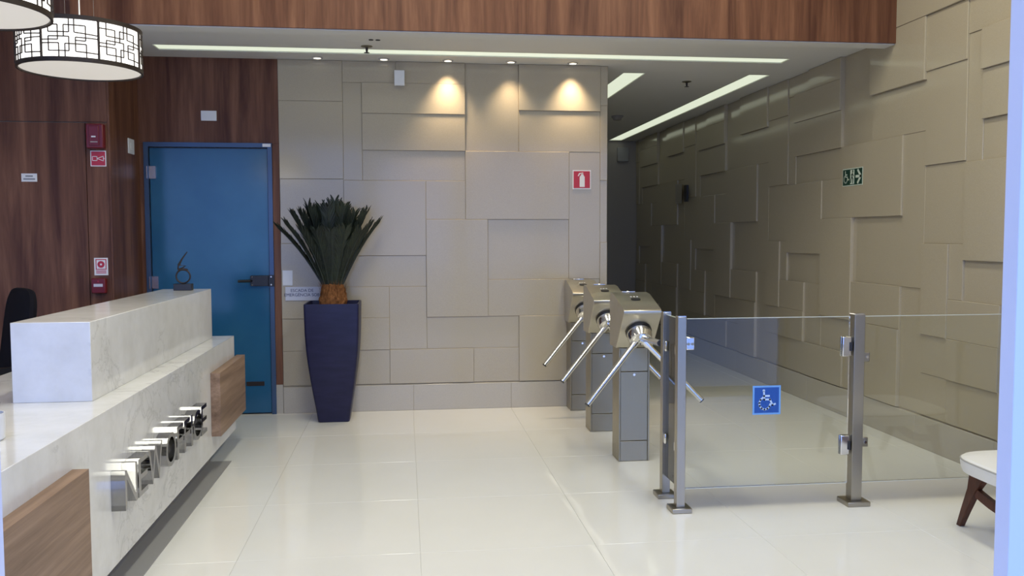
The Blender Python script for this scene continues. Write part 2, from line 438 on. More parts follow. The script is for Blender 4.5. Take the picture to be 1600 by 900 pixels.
# ---- glazed front with the doorway the photograph is taken through
wf = struct(B().box(X_L, xr0+.1, Y_F-.06, Y_F+.04, 2.74, CEIL_HI).build('wall_front', M['white']), 'glazed entrance front of the lobby', 'wall')
dr = struct(empty('door_3'), 'white aluminium entrance doorway framing the view', 'door')
B().box(.7345, .86, Y_F-.027, Y_F, 0, 2.6).build('door_stile', M['alu'], dr, bevel=.001)
B().box(-.55, -.4395, Y_F-.027, Y_F, 0, 2.6).build('door_stile', M['alu'], dr, bevel=.001)
B().box(-.55, .86, Y_F-.05, Y_F, 2.601, 2.72).build('door_header', M['alu'], dr)
wn = struct(empty('window_1'), 'tall glazing of the entrance front', 'window')
for xa, xb in ((X_L, -3.05), (-3.05, -.55), (.86, 2.1), (2.1, xr0)):
    B().box(xa+.03, xb-.03, Y_F-.028, Y_F-.020, .05, 2.72).build('pane', M['glass'], wn)
    B().box(xa, xa+.03, Y_F-.05, Y_F, 0, 2.738).box(xb-.03, xb, Y_F-.05, Y_F, 0, 2.738).box(xa+.03, xb-.03, Y_F-.05, Y_F, 0, .05).build('window_frame', M['alu_grey'], wn)
struct(B().box(-25, 25, -25, Y_F-.06, -.12, -.02).build('ground', M['paving']), 'grey outdoor paving in front of the entrance', 'ground')

# ================================================================== LIGHTS OF THE ROOM
def ceiling_lamp(x, y, hw, hl, watts, label):
    t = tag(empty('ceiling_lamp', (x, y, CEIL_HI)), label, 'ceiling light', 'long lobby ceiling lamps')
    B().box(-hw, hw, -hl, hl, -.012, -.002).build('diffuser', M['lens_lobby'], t)
    for xa, xb, ya, yb in ((-hw-.02, -hw, -hl-.02, hl+.02), (hw, hw+.02, -hl-.02, hl+.02), (-hw, hw, -hl-.02, -hl), (-hw, hw, hl, hl+.02)):
        B().box(xa, xb, ya, yb, -.02, -.0005).build('frame', M['plastic'], t)
    ld = bpy.data.lights.new('lamp_light', 'AREA'); ld.shape = 'RECTANGLE'; ld.size = 2*hw; ld.size_y = 2*hl; ld.energy = watts; ld.color = (1.0, .97, .80)
    lo = bpy.data.objects.new('lamp_light', ld); COL.objects.link(lo); lo.parent = t; lo.location = (0, 0, -.03)
    return t
ceiling_lamp(-.10, 3.25, .18, 1.7, LOBBY_W, 'long lobby ceiling lamp over the open floor')
ceiling_lamp(2.05, 3.15, .18, 1.7, LOBBY_W*.92, 'long lobby ceiling lamp over the glass gate')
DL = [(-.66, 0, 'first recessed downlight above the wood edge of the back wall'), (-.15, 0, 'recessed downlight beside the white wall sensor'), (.35, 1, 'brightest downlight over the middle of the back wall'),
      (.85, .5, 'downlight with the weak scallop on the back wall'), (1.35, 1, 'last downlight near the corridor corner')]
for x, k, lb in DL:
    t = tag(empty('downlight', (x, 6.985, CEIL_LO)), lb, 'downlight', 'wall-washing downlights')
    B().lathe([(.030, .0), (.045, -.001), (.045, -.006), (.030, -.010)], seg=20, cap0=False, cap1=False).build('ring', M['chrome'], t, True)
    B().lathe([(.029, -.002), (.026, -.007), (.001, -.010)], seg=20).build('lens', M['lens'], t, True)
    if k:
        ld = bpy.data.lights.new('downlight_beam', 'SPOT'); ld.energy = SPOT_W*k; ld.color = (1.0, .78, .52); ld.spot_size = math.radians(84); ld.spot_blend = 1.0; ld.shadow_soft_size = .05
        lo = bpy.data.objects.new('downlight_beam', ld); COL.objects.link(lo); lo.parent = t; lo.location = (0, 0, -.02); lo.rotation_euler = (math.radians(6), 0, 0)

# ---- drum pendants
PAT = [[(0, .18), (.31, .18), (.31, .55), (0, .55)], [(.41, .47), (.41, .18), (.78, .18), (.78, .56), (.6, .56)],
       [(.14, 0), (.14, .36), (.5, .36), (.5, 0)], [(.59, 0), (.59, .36), (1, .40)], [(.14, .47), (.5, .47), (.5, .83), (.14, .83), (.14, .47)],
       [(1, .48), (.61, .48), (.61, .84), (1, .86)], [(0, .64), (.325, .64), (.325, 1)], [(.43, 1), (.43, .65), (.79, .65), (.79, 1)]]
def drum(x, y, z0, label, R=.25, Hh=.19, a_off=0):
    t = tag(empty('drum_pendant', (x, y, z0)), label, 'pendant lamp', 'drum pendants over the desk')
    sg = 56
    B().rings([[((R-.004)*math.cos(2*PI*k/sg), (R-.004)*math.sin(2*PI*k/sg), z) for k in range(sg)] for z in (.004, Hh-.004)], True, False, False).build('shade', M['shade'], t, True)
    B().lathe([(R-.008, .006), (R-.008, .010)], seg=sg).build('bottom_diffuser', M['shade_bottom'], t)
    for z in (0, Hh-.018):
        B().lathe([(R-.006, z), (R+.003, z), (R+.003, z+.018), (R-.006, z+.018), (R-.006, z)], seg=sg, cap0=False, cap1=False).build('rim', M['dark_metal'], t, True)
    lat = B(); NP = 7
    for n in range(NP):
        th0 = a_off+n*2*PI/NP; dth = 2*PI/NP
        P = lambda s, tt: ((R+.0005)*math.cos(th0+s*dth), (R+.0005)*math.sin(th0+s*dth), Hh-.014-tt*(Hh-.028))
        lat.tube([P(0, 0), P(0, 1)], .0052, 6)
        for pl in PAT:
            for (s0, t0), (s1, t1) in zip(pl, pl[1:]):
                nst = max(1, int(abs(s1-s0)*8))
                lat.tube([P(s0+(s1-s0)*q/nst, t0+(t1-t0)*q/nst) for q in range(nst+1)], .0028, 5)
    lat.build('lattice', M['dark_metal'], t)
    B().tube([(0, 0, Hh-.01), (0, 0, CEIL_HI-z0-.02)], .003, 6).build('cord', M['plastic'], t)
    for s in (-1, 1): B().tube([(s*.06, 0, Hh-.02), (s*.06, 0, CEIL_HI-z0-.02)], .0012, 5).build('suspension_wire', M['chrome'], t)
    B().box(-R+.006, R-.006, -.006, .006, Hh-.012, Hh-.006).build('spider', M['dark_metal'], t)
    B().lathe([(.08, CEIL_HI-z0-.025), (.08, CEIL_HI-z0-.001)], seg=24).build('ceiling_rose', M['plastic'], t)
    ld = bpy.data.lights.new('bulb', 'AREA'); ld.shape = 'DISK'; ld.size = .46; ld.energy = 4; ld.color = (1, .9, .76)
    lo = bpy.data.objects.new('bulb', ld); COL.objects.link(lo); lo.parent = t; lo.location = (0, 0, -.004)
    return t
drum(-1.405, 4.09, 2.142, 'lit drum pendant farther down the desk, fully in view', a_off=math.radians(-55))
drum(-1.405, 3.07, 2.142, 'lit drum pendant cut by the top left corner of the photo', a_off=math.radians(-30))

# ================================================================== RECEPTION DESK
dk = tag(empty('reception_desk'), 'white quartz reception desk with wood blocks and chrome letters', 'desk')
DXF = -1.15
B().box(-1.60, DXF, 2.05, 6.04, .115, .75).build('body', M['marble'], dk, bevel=.002)
B().box(-1.573, -1.268, 3.70, 5.93, .7502, 1.075).build('raised_counter', M['marble'], dk, bevel=.002)
B().box(-1.56, -1.23, 2.3, 5.60, .0052, .1148).build('plinth', M['plinth'], dk)
B().box(-1.56, -1.10, 2.3, 5.61, 0, .005).build('base_plate', M['plinth'], dk)
B().box(-1.96, -1.601, 2.05, 6.04, .70, .745).build('inner_worktop', M['marble'], dk)
B().box(-1.95, -1.91, 2.05, 6.0, 0, .699).build('side_support', M['plinth'], dk)
B().box(DXF+.0002, -1.095, 2.05, 3.142, .236, .616).build('wood_block', M['wood_light'], dk, bevel=.001)
B().box(DXF+.0002, -1.095, 5.30, 6.115, .232, .611).build('wood_block', M['wood_light'], dk, bevel=.001)
# chrome letters NEW OFFICE
def letter(ch, y0, y1, z0=.345, z1=.503, depth=.054):
    me = text_mesh(ch, 1.0, .5)
    xs_ = [v.co.x for v in me.vertices]; ys_ = [v.co.y for v in me.vertices]
    ax, bx, ay, by = min(xs_), max(xs_), min(ys_), max(ys_)
    for v in me.vertices:
        v.co = (DXF+.0003+(v.co.z+.5)*depth, y0+(v.co.x-ax)/(bx-ax)*(y1-y0), z0+(v.co.y-ay)/(by-ay)*(z1-z0))
    me.materials.clear(); me.materials.append(M['letter'])
    o = inst(me, 'letter', (0, 0, 0), dk); o['label'] = 'chrome letter ' + ch
    return o
YY = 3.525
for ch, wd, gap in (('N', .155, .018), ('E', .130, .014), ('W', .215, .06), ('O', .175, .02), ('F', .118, .018), ('F', .118, .022), ('I', .034, .02), ('C', .155, .018), ('E', .13, 0)):
    letter(ch, YY, YY+wd); YY += wd+gap
# things on the desk
t = tag(empty('figurine', (-1.405, 5.775, 1.0752)), 'small black figurine with a ring and raised rod on the counter', 'figurine')
B().box(-.055, .055, -.03, .03, 0, .042).build('base', M['black'], t, bevel=.002)
B().torus((0, 0, .042+.047), .043, .005, 1).build('ring', M['dark_metal'], t, True)
B().tube([(-.03, 0, .132), (.03, 0, .130), (.0, 0, .140)], .006, 8).tube([(-.03, 0, .132), (-.028, 0, .165), (.015, 0, .155), (-.02, 0, .135)], .006, 8).build('body', M['dark_metal'], t, True)
B().tube([(-.026, 0, .160), (-.005, 0, .20), (.028, 0, .245)], [.008, .005, .003], 8).build('rod', M['dark_metal'], t, True)
t = tag(empty('pen_pot', (-1.365, 3.03, .7502)), 'small white pot at the left edge on the desk', 'pot')
B().lathe([(.040, 0), (.046, .006), (.048, .09), (.044, .09), (.041, .012), (.001, .010)], seg=28).build('pot', M['cup'], t, True)
B().tube([(.01, 0, .02), (.03, .01, .125)], .004, 8).tube([(-.01, .01, .02), (-.03, .0, .11)], .004, 8).build('pens', M['dark_metal'], t, True)

# ---- office chair
t = tag(empty('office_chair', (-2.49, 5.42, 0), (0, 0, math.radians(-50))), 'black office chair behind the reception desk', 'chair')
def rsq(w, d, n=28, p=3.2):
    return [(w*math.copysign(abs(math.cos(2*PI*k/n))**(2/p), math.cos(2*PI*k/n)), d*math.copysign(abs(math.sin(2*PI*k/n))**(2/p), math.sin(2*PI*k/n))) for k in range(n)]
def cushion(name, w, d, h, mt, par, mx, p=3.2, k=.03):
    pr = [(w-k, d-k, 0), (w-.006, d-.006, h*.2), (w, d, h*.5), (w-.006, d-.006, h*.8), (w-k, d-k, h)]
    return B().rings([[tuple(mx @ Vector((x, y, z))) for x, y in rsq(a, bq, p=p)] for a, bq, z in pr]).build(name, mt, par, True)
cushion('seat', .24, .24, .08, M['fabric'], t, Matrix.Translation((0, 0, .44)))
cushion('backrest', .215, .285, .06, M['fabric'], t, Matrix.Translation((0, .25, .825)) @ Matrix.Rotation(math.radians(82), 4, 'X'), p=4.5)
B().tube([(0, .10, .43), (0, .30, .45), (0, .325, .62), (0, .31, .75)], .018, 8).build('back_support', M['black'], t, True)
for s in (-1, 1):
    B().tube([(s*.22, .02, .45), (s*.29, .02, .46), (s*.29, .02, .64)], .014, 8).box(s*.29-.035, s*.29+.035, -.14, .14, .645, .675).build('armrest', M['black'], t, True)
B().tube([(0, 0, .10), (0, 0, .44)], .028, 12).build('gas_column', M['black'], t, True)
for k in range(5):
    a = 2*PI*k/5
    B().tube([(0, 0, .11), (.28*math.cos(a), .28*math.sin(a), .075)], [.024, .016], 8).build('leg', M['black'], t, True)
    ca, sa = math.cos(a), math.sin(a)
    B().tube([(.28*ca-.02*sa, .28*sa+.02*ca, .032), (.28*ca+.02*sa, .28*sa-.02*ca, .032)], .032, 14).build('caster', M['black'], t, True)

# ================================================================== GLASS DOOR AND WALL THINGS
d1 = struct(empty('door_1'), 'glass door with blue sky reflection painted in, black lock and steel frame', 'door')
fb = B().box(DX0, DX0+.034, YW-.02, YW+.06, 0, DZ).box(DX1-.034, DX1, YW-.02, YW+.06, 0, DZ).box(DX0+.034, DX1-.034, YW-.02, YW+.06, DZ-.034, DZ)
fb.build('door_frame', M['door_frame'], d1)
B().box(DX0+.040, DX1-.040, YW+.004, YW+.016, .012, DZ-.044).build('door_leaf', M['blue_glass'], d1)
B().box(DX0+.036, DX1-.036, YW+.025, YW+.05, 0, DZ-.036).build('dark_rebate', M['black'], d1)
for z in (1.865, 1.012):
    hb = B().box(DX0+.022, DX0+.030, YW-.034, YW-.021, z, z+.096).build('hinge', M['chrome'], d1)
    B().box(DX0+.036, DX0+.085, YW-.012, YW+.0035, z, z+.096).build('hinge_plate', M['chrome_arm'], hb)
lk = B().box(-1.212, -1.072, YW-.030, YW+.0035, 1.025, 1.108).build('lock', M['black'], d1, bevel=.003)
B().box(-1.069, -1.026, YW-.036, YW-.021, 1.022, 1.112).build('strike', M['black'], d1)
B().tube([(-1.205, YW-.033, 1.068), (-1.205, YW-.06, 1.068), (-1.30, YW-.06, 1.066)], .011, 8).build('lever', M['black'], d1, True)
for sx in (-1.196, -1.05):
    for sz in (1.036, 1.098): B().lathe([(.006, 0), (.006, .003)], seg=8).build('screw', M['chrome'], d1).matrix_local = Matrix.Translation((sx, YW-.0365 if sx > -1.1 else YW-.0305, sz)) @ Matrix.Rotation(PI/2, 4, 'X')
B().box(-1.262, -1.123, YW+.0005, YW+.0038, .228, .262).build('label_strip', M['dark_metal'], d1)
B().box(-1.098, -1.036, YW-.032, YW-.0205, DZ-.03, DZ-.006).build('corner_bracket', M['plastic'], d1)

def plate(name, x, y, z, wd, ht, dp, label, cat, rot=FACE_BACK, bevel=.003, m='plastic', detail=None):
    t = tag(empty(name, (x, y, z), rot), label, cat)
    B().box(-wd/2, wd/2, -ht/2, ht/2, .0004, dp).build('cover', M[m], t, bevel=bevel)
    if detail == 'switch':
        B().box(-wd*.2, wd*.2, -ht*.2, ht*.2, dp, dp+.003).build('rocker', M['plastic'], t)
    if detail == 'ridges':
        for q in (-.25, 0, .25): B().box(wd*q-.004, wd*q+.004, -ht*.42, ht*.42, dp, dp+.003).build('ridge', M['plastic'], t)
    return t
plate('wall_sensor', -.031, yb0-.0425, 2.663, .080, .120, .03, 'white sensor box high on the relief-tiled back wall', 'sensor', detail='ridges')
plate('junction_cover', -1.503, YW, 2.353, .118, .078, .012, 'blank white cover plate above the blue glass door', 'cover plate')
plate('switch_plate', -2.03, 6.875, 2.09, .135, .112, .010, 'white plate on the narrow wood return beside the door', 'switch plate', rot=FACE_DESK, detail='switch')
plate('switch_plate', -.927, yb0-.010-.0005, 1.087, .078, .122, .010, 'white switch plate just right of the glass door', 'switch plate', detail='switch')
plate('alarm_box', 3.185, Y_END, 2.60, .16, .20, .05, 'pale box high on the dim corridor end wall', 'wall box', m='plinth')
plate('card_reader', xr0-.0425, 10.21, 1.918, .09, .20, .03, 'small black reader on the corridor wall', 'card reader', rot=FACE_RIGHT, m='black')
plate('wall_notice', xr0-.0425, 10.55, 1.93, .24, .24, .003, 'pale square notice beside the black card reader', 'sign', rot=FACE_RIGHT, bevel=0, m='plaster_dim')
# emergency stair label
t = tag(empty('stair_label', (-.80, yb0-.0276, .962), FACE_BACK), 'white emergency stair label half hidden by the plant', 'sign')
B().box(-.145, .145, -.054, .054, 0, .002).build('plate', M['paper'], t)
text('ESCADA DE', .034, M['ink'], t, (-.015, .024, .0025)); text('EMERGÊNCIA SOBE', .034, M['ink'], t, (-.008, -.011, .0025))
# extinguisher sign
t = tag(empty('extinguisher_sign', (1.446, yb0-.0125, 1.875), FACE_BACK), 'red fire extinguisher sign on the back wall near the corridor', 'sign')
B().box(-.077, .077, -.078, .078, 0, .002).build('border', M['sign_white'], t)
B().box(-.068, .068, -.069, .069, .002, .003).build('red_field', M['red'], t)
B().prism([(-.018, -.060), (.024, -.060), (.024, .022), (.015, .036), (.012, .046), (-.004, .046), (-.008, .036), (-.018, .022)], .003, .0042).prism([(-.004, .050), (.012, .050), (.012, .058), (-.022, .054), (-.034, .030), (-.026, .028), (-.016, .046)], .003, .0042).build('extinguisher_symbol', M['sign_white'], t)
# fire alarm things on the wood wall
t = tag(empty('fire_alarm_siren', (-2.114, YLW, 2.110), FACE_BACK), 'dark red alarm siren box above the horn sign', 'alarm')
B().box(-.058, .058, -.084, .084, .0004, .055).build('housing', M['red_dark'], t, bevel=.008)
B().box(-.035, .030, -.065, .070, .0552, .062).build('front_panel', M['red_dark'], t, bevel=.004)
B().box(-.018, .010, -.010, .0, .0622, .063).build('lens_glint', M['sign_white'], t)
B().box(-.026, .022, -.044, -.038, .0622, .063).build('print_line', M['piping'], t)
t = tag(empty('horn_sign', (-2.110, YLW, 1.960), FACE_BACK), 'red square horn sign under the alarm siren', 'sign')
B().box(-.052, .052, -.054, .054, 0, .002).build('border', M['sign_white'], t)
B().box(-.046, .046, -.048, .048, .002, .003).build('red_field', M['red'], t)
hs = B()
def line2(bb, pts, wd, z0, z1):
    for (xa, ya), (xb, yb) in zip(pts, pts[1:]):
        d = Vector((xb-xa, yb-ya)); n = Vector((-d.y, d.x)).normalized()*wd/2; e = d.normalized()*wd/2
        bb.prism([(xa-e.x-n.x, ya-e.y-n.y), (xb+e.x-n.x, yb+e.y-n.y), (xb+e.x+n.x, yb+e.y+n.y), (xa-e.x+n.x, ya-e.y+n.y)], z0, z1)
line2(hs, [(-.038, -.014), (-.008, -.014), (-.008, .014), (-.038, .014), (-.038, -.014)], .004, .003, .004)
line2(hs, [(-.008, 0), (.034, .016), (.034, -.016), (-.008, 0)], .004, .003, .004); line2(hs, [(.036, .006), (.040, -.002)], .004, .003, .004)
hs.build('horn_symbol', M['sign_white'], t)
t = tag(empty('call_point_sign', (-2.113, YLW, 1.209), FACE_BACK), 'white and red sign above the manual call point', 'sign')
B().box(-.046, .046, -.061, .061, 0, .002).build('plate', M['sign_white'], t)
B().box(-.036, .036, -.022, .052, .002, .003).build('red_field', M['red'], t)
B().box(-.030, .030, -.016, .046, .003, .0036).build('inner_field', M['sign_white'], t)
B().prism([(.024*math.cos(2*PI*k/20), .015+.024*math.sin(2*PI*k/20)) for k in range(20)], .0036, .0044).build('red_disc', M['red'], t)
B().prism([(.007*math.cos(2*PI*k/12), .015+.007*math.sin(2*PI*k/12)) for k in range(12)], .0044, .005).build('centre_dot', M['sign_white'], t)
for yy in (-.032, -.044): B().box(-.034, .034, yy-.003, yy+.003, .002, .003).build('print_line', M['red'], t)
t = tag(empty('manual_call_point', (-2.122, YLW, 1.076), FACE_BACK), 'dark red manual call point with a white strip', 'alarm')
B().box(-.047, .047, -.052, .052, .0004, .045).build('housing', M['red_dark'], t, bevel=.006)
B().box(-.030, .030, -.006, .014, .0452, .047).build('label_strip', M['paper'], t)
B().box(-.004, .004, .026, .036, .0452, .047).build('indicator', M['red'], t)

# wheelchair symbol helper (local x right, y up)
def wheelchair(bb, s, z0, z1, ox=0, oy=0, wd=.085):
    P = lambda L_: [(ox+x*s, oy+y*s) for x, y in L_]
    bb.prism(P([(-.16+.085*math.cos(2*PI*k/16), .72+.085*math.sin(2*PI*k/16)) for k in range(16)]), z0, z1)
    line2(bb, P([(-.15, .62), (-.12, .12), (.27, .12), (.46, -.26), (.62, -.19)]), wd*s, z0, z1)
    line2(bb, P([(-.13, .36), (.20, .36)]), wd*s, z0, z1)
    line2(bb, P([(-.23+.0, .24), (-.38, .10), (-.46, -.10), (-.43, -.30), (-.30, -.47), (-.10, -.55), (.10, -.50), (.24, -.36), (.30, -.20)]), wd*s, z0, z1)
# green exit sign
t = tag(empty('exit_sign', (xr0-.0255, 6.33, 1.858), FACE_RIGHT), 'green accessible exit sign with arrow on the right wall', 'sign')
B().box(-.150, .150, -.067, .067, 0, .002).build('border', M['sign_cream'], t)
B().box(-.143, .143, -.060, .060, .002, .003).build('green_field', M['green'], t)
sb = B(); wheelchair(sb, .068, .003, .004, -.095, -.004, .13); sb.build('wheelchair_symbol', M['sign_cream'], t)
sb = B().box(-.030, .030, -.054, .054, .003, .0037).build('doorway_symbol', M['sign_cream'], t)
sb = B(); line2(sb, [(.004, .030), (-.004, .005), (.012, -.018), (.008, -.044)], .010, .0037, .0045); line2(sb, [(-.004, .005), (-.016, -.020), (-.022, -.040)], .010, .0037, .0045); line2(sb, [(-.014, .016), (.006, .022), (.020, .008)], .008, .0037, .0045)
sb.prism([(.008+.009*math.cos(2*PI*k/10), .043+.009*math.sin(2*PI*k/10)) for k in range(10)], .0037, .0045); sb.build('running_figure', M['green'], t)
sb = B(); line2(sb, [(.060, 0), (.122, 0)], .020, .003, .004); line2(sb, [(.085, .044), (.126, 0), (.085, -.044)], .020, .003, .004); sb.build('arrow_symbol', M['sign_cream'], t)

# ceiling fittings
def sprinkler(x, y, lb):
    t = tag(empty('sprinkler', (x, y, CEIL_LO)), lb, 'sprinkler', 'ceiling sprinklers')
    B().lathe([(.042, -.001), (.042, -.005), (.02, -.012), (.012, -.012)], seg=20).build('escutcheon', M['steel'], t, True)
    B().lathe([(.010, -.0125), (.008, -.035), (.006, -.045)], seg=12).build('nozzle', M['dark_metal'], t, True)
    B().lathe([(.020, -.046), (.020, -.049)], seg=14).build('deflector', M['dark_metal'], t)
sprinkler(-.263, 6.547, 'sprinkler head beside the long ceiling light slot')
sprinkler(2.533, 7.715, 'sprinkler head between the two corridor light slots')
t = tag(empty('ceiling_dots', (-.20, 6.33, CEIL_LO)), 'two tiny dark dots on the ceiling by the sprinkler', 'fitting')  # pair of flat black discs just under the ceiling
for s in (-1, 1): B().lathe([(.017, -.0005), (.017, -.004)], s*.024, 0, 14).build('dark_dot', M['black'], t)
t = tag(empty('smoke_detector', (2.457, 10.0, CEIL_LO)), 'white smoke detector far down the corridor ceiling', 'detector')
B().lathe([(.07, -.001), (.07, -.015), (.05, -.035), (.045, -.05)], seg=24).build('housing', M['plaster_dim'], t, True)

# ================================================================== POTTED CYCAD
PX, PY = -.552, 6.82
pc = tag(empty('potted_cycad', (PX, PY, 0)), 'tall navy square planter with a dark cycad', 'plant')
def sq(hw, z, r=.018, n=4):
    out = []
    for cx, cy, a0 in ((1, 1, 0), (-1, 1, PI/2), (-1, -1, PI), (1, -1, 3*PI/2)):
        for k in range(n+1):
            a = a0+PI/2*k/n; out.append((cx*(hw-r)+r*math.cos(a), cy*(hw-r)+r*math.sin(a), z))
    return out
prof = [(.112, 0), (.118, .006), (.134, .12), (.150, .22), (.167, .34), (.181, .45), (.192, .56), (.199, .68), (.202, .80), (.2035, .895), (.2025, .910), (.190, .910), (.186, .86), (.184, .84)]
B().rings([sq(h, z) for h, z in prof]).build('planter', M['planter'], pc, True)
B().rings([sq(.183, .842), sq(.183, .848)]).build('soil', M['soil'], pc)
# fibrous trunk
tr = []
for i in range(9):
    q = i/8; r0 = .108-.026*abs(q-.35)*1.6
    tr.append([((r0+random.uniform(-.008, .008))*math.cos(2*PI*k/26), (r0+random.uniform(-.008, .008))*math.sin(2*PI*k/26), .849+.20*q+random.uniform(-.006, .006)) for k in range(26)])
B().rings(tr).build('trunk', M['fibre'], pc)
fb = B()
for _ in range(420):
    a = random.uniform(0, 2*PI); z = random.uniform(.86, 1.04); r = .095
    p0 = Vector((r*math.cos(a), r*math.sin(a), z)); d = Vector((math.cos(a)*.35+random.uniform(-.3, .3), math.sin(a)*.35+random.uniform(-.3, .3), 1)).normalized()*random.uniform(.03, .07)
    s = Vector((-math.sin(a), math.cos(a), 0))*.0022
    v = [fb.bm.verts.new(p) for p in (p0-s, p0+s, p0+d)]; fb.bm.faces.new(v)
ob = fb.build('trunk_fibres', M['fibre'], pc); ob['kind'] = 'stuff'
# fronds
def frond(az, lean, Lf, curve, wid):
    bb = B(); base = Vector((.055*math.cos(az), .055*math.sin(az), 1.0))
    out = Vector((math.cos(az), math.sin(az), 0)); side = Vector((-math.sin(az), math.cos(az), 0)); up = Vector((0, 0, 1))
    pts = []; p = base.copy(); n = 24
    for i in range(n+1):
        pts.append(p.copy()); a = lean*(.75+.25*i/n)+curve*(i/n)**2
        p = p+(math.sin(a)*out+math.cos(a)*up)*(Lf/n)
    bb.tube(pts[::3], [.007-.0045*k/8 for k in range(len(pts[::3]))], 5)
    nl = 70
    for j in range(nl):
        q = .10+.90*j/(nl-1); f = q*n; i = min(int(f), n-1); P0 = pts[i].lerp(pts[i+1], f-i); T = (pts[i+1]-pts[i]).normalized()
        Nn = side.cross(T).normalized()
        ln = wid*(.45+.55*min(1, q*1.8))*random.uniform(.90, 1.06)
        if q > .9: ln *= random.uniform(.35, .7)
        ang = math.radians(26)
        for s in (-1, 1):
            dirv = (T*math.cos(ang)+side*s*math.sin(ang)-Nn*.14+Vector([random.uniform(-.05, .05) for _ in range(3)])).normalized()
            wv = T.cross(dirv).cross(dirv).normalized()*.0085
            m1 = P0+dirv*ln*.55-Nn*.004; tip = P0+dirv*ln
            v = [bb.bm.verts.new(x) for x in (P0-wv*.7, P0+wv*.7, m1+wv, tip+wv*.35, tip-wv*.35, m1-wv)]
            bb.bm.faces.new(v)
    return bb.build('frond', M['leaf'], pc)
random.seed(11)
R_ = math.radians
FR = [(R_(d), R_(l), L_) for d, l, L_ in ((181, 38, .56), (193, 31, .56), (203, 24, .60), (214, 19, .57), (228, 15, .62), (246, 9, .60), (266, 13, .60), (282, 7, .64), (298, 15, .62), (316, 18, .58), (333, 22, .60), (349, 27, .53), (2, 31, .57),
      (222, 27, .47), (248, 24, .45), (272, 22, .44), (296, 24, .46), (322, 28, .47), (170, 17, .58), (150, 24, .55), (110, 20, .58), (70, 20, .60), (32, 24, .56), (12, 18, .60))]
for az, ln, Lf in FR:
    bk = math.sin(az)
    if bk > .25: ln *= .45                       # kept upright by the wall behind
    frond(az, ln, Lf+.035, math.radians(10) if bk < .25 else math.radians(1), .125)

# ================================================================== TURNSTILES
def turnstile(y, label):
    t = tag(empty('tripod_turnstile', (1.415, y, 0)), label, 'turnstile', 'row of tripod turnstiles')
    sd = lambda px, pz, h: (h, px, pz)
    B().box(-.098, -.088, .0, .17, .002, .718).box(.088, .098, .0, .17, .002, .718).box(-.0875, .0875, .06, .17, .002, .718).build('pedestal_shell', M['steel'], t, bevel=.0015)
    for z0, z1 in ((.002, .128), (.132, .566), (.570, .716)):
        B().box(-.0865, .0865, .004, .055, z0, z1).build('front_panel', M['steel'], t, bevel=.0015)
    B().tube([(0, .0045, .548), (0, .001, .548)], .008, 12).build('panel_lock', M['chrome'], t, True)
    # head: side profile
    pr = [(.172, .7185), (.005, .7185), (-.178, .935), (-.186, .952), (-.184, .966), (-.172, .976), (.075, 1.050), (.150, 1.056), (.176, 1.040)]
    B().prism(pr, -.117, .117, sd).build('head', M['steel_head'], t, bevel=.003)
    # display on the sloping top
    sl = math.atan2(1.050-.976, .075+.172)
    mx = Matrix.Translation((0, -.02, .976+.152*math.tan(sl)+.0015)) @ Matrix.Rotation(sl, 4, 'X')
    dp = B()
    dp.prism([(p[0], p[1]) for p in rsq(.030, .018, 20, 2.6)], 0, .0022, lambda x, yv, z: tuple(mx @ Vector((x, yv, z)))); dp.build('display', M['black'], t)
    for k in (-1, 0, 1): B().prism([(k*.020+.006*math.cos(2*PI*q/8), .042+.006*math.sin(2*PI*q/8)) for q in range(8)], 0, .0022, lambda x, yv, z: tuple(mx @ Vector((x, yv, z)))).build('indicator_light', M['plastic'], t)
    B().box(-.05, .035, .120, .160, 1.0565, 1.064).build('card_reader_lip', M['chrome'], t, bevel=.002)
    # hub on the inclined front, axis forward and down
    n = Vector((0, -.72, -.69)).normalized(); c = Vector((0, -.09, .832)); a = Vector((1, 0, 0)); bq = n.cross(a)
    def disc(r, h): return [tuple(c+n*h+r*(math.cos(2*PI*k/28)*a+math.sin(2*PI*k/28)*bq)) for k in range(28)]
    B().rings([disc(.080, -.012), disc(.080, .014)]).build('hub_ring', M['black'], t, True)
    B().rings([disc(.076, .0145), disc(.076, .045), disc(.066, .072), disc(.042, .086)]).build('hub', M['chrome_arm'], t, True)
    for k in range(3):
        q = 2*PI*k/3+.5; pc_ = c+n*.0865+.018*(math.cos(q)*a+math.sin(q)*bq)
        B().tube([pc_, pc_+n*.002], .004, 8).build('hub_screw', M['black'], t)
    hc = c+n*.045
    for dv, L_ in ((Vector((-.365, -.11, -.41)), .53), (Vector((.365, -.11, -.39)), .53), (Vector((0, -1, .03)), .425)):
        dv = dv.normalized(); p1 = hc+dv*L_
        ar = B().tube([hc+dv*.045, p1], .0180, 14).build('arm', M['chrome_arm'], t, True)
        B().tube([p1+dv*.0002, p1+dv*.006], .0175, 14).build('end_cap', M['black'], ar, True)
        B().tube([hc+dv*.03, hc+dv*.075], .023, 14).build('collar', M['chrome'], ar, True)
    return t
turnstile(5.285, 'steel tripod turnstile nearest the glass gate')
turnstile(6.125, 'middle steel tripod turnstile of the three')
turnstile(6.895, 'farthest steel tripod turnstile, against the back wall')

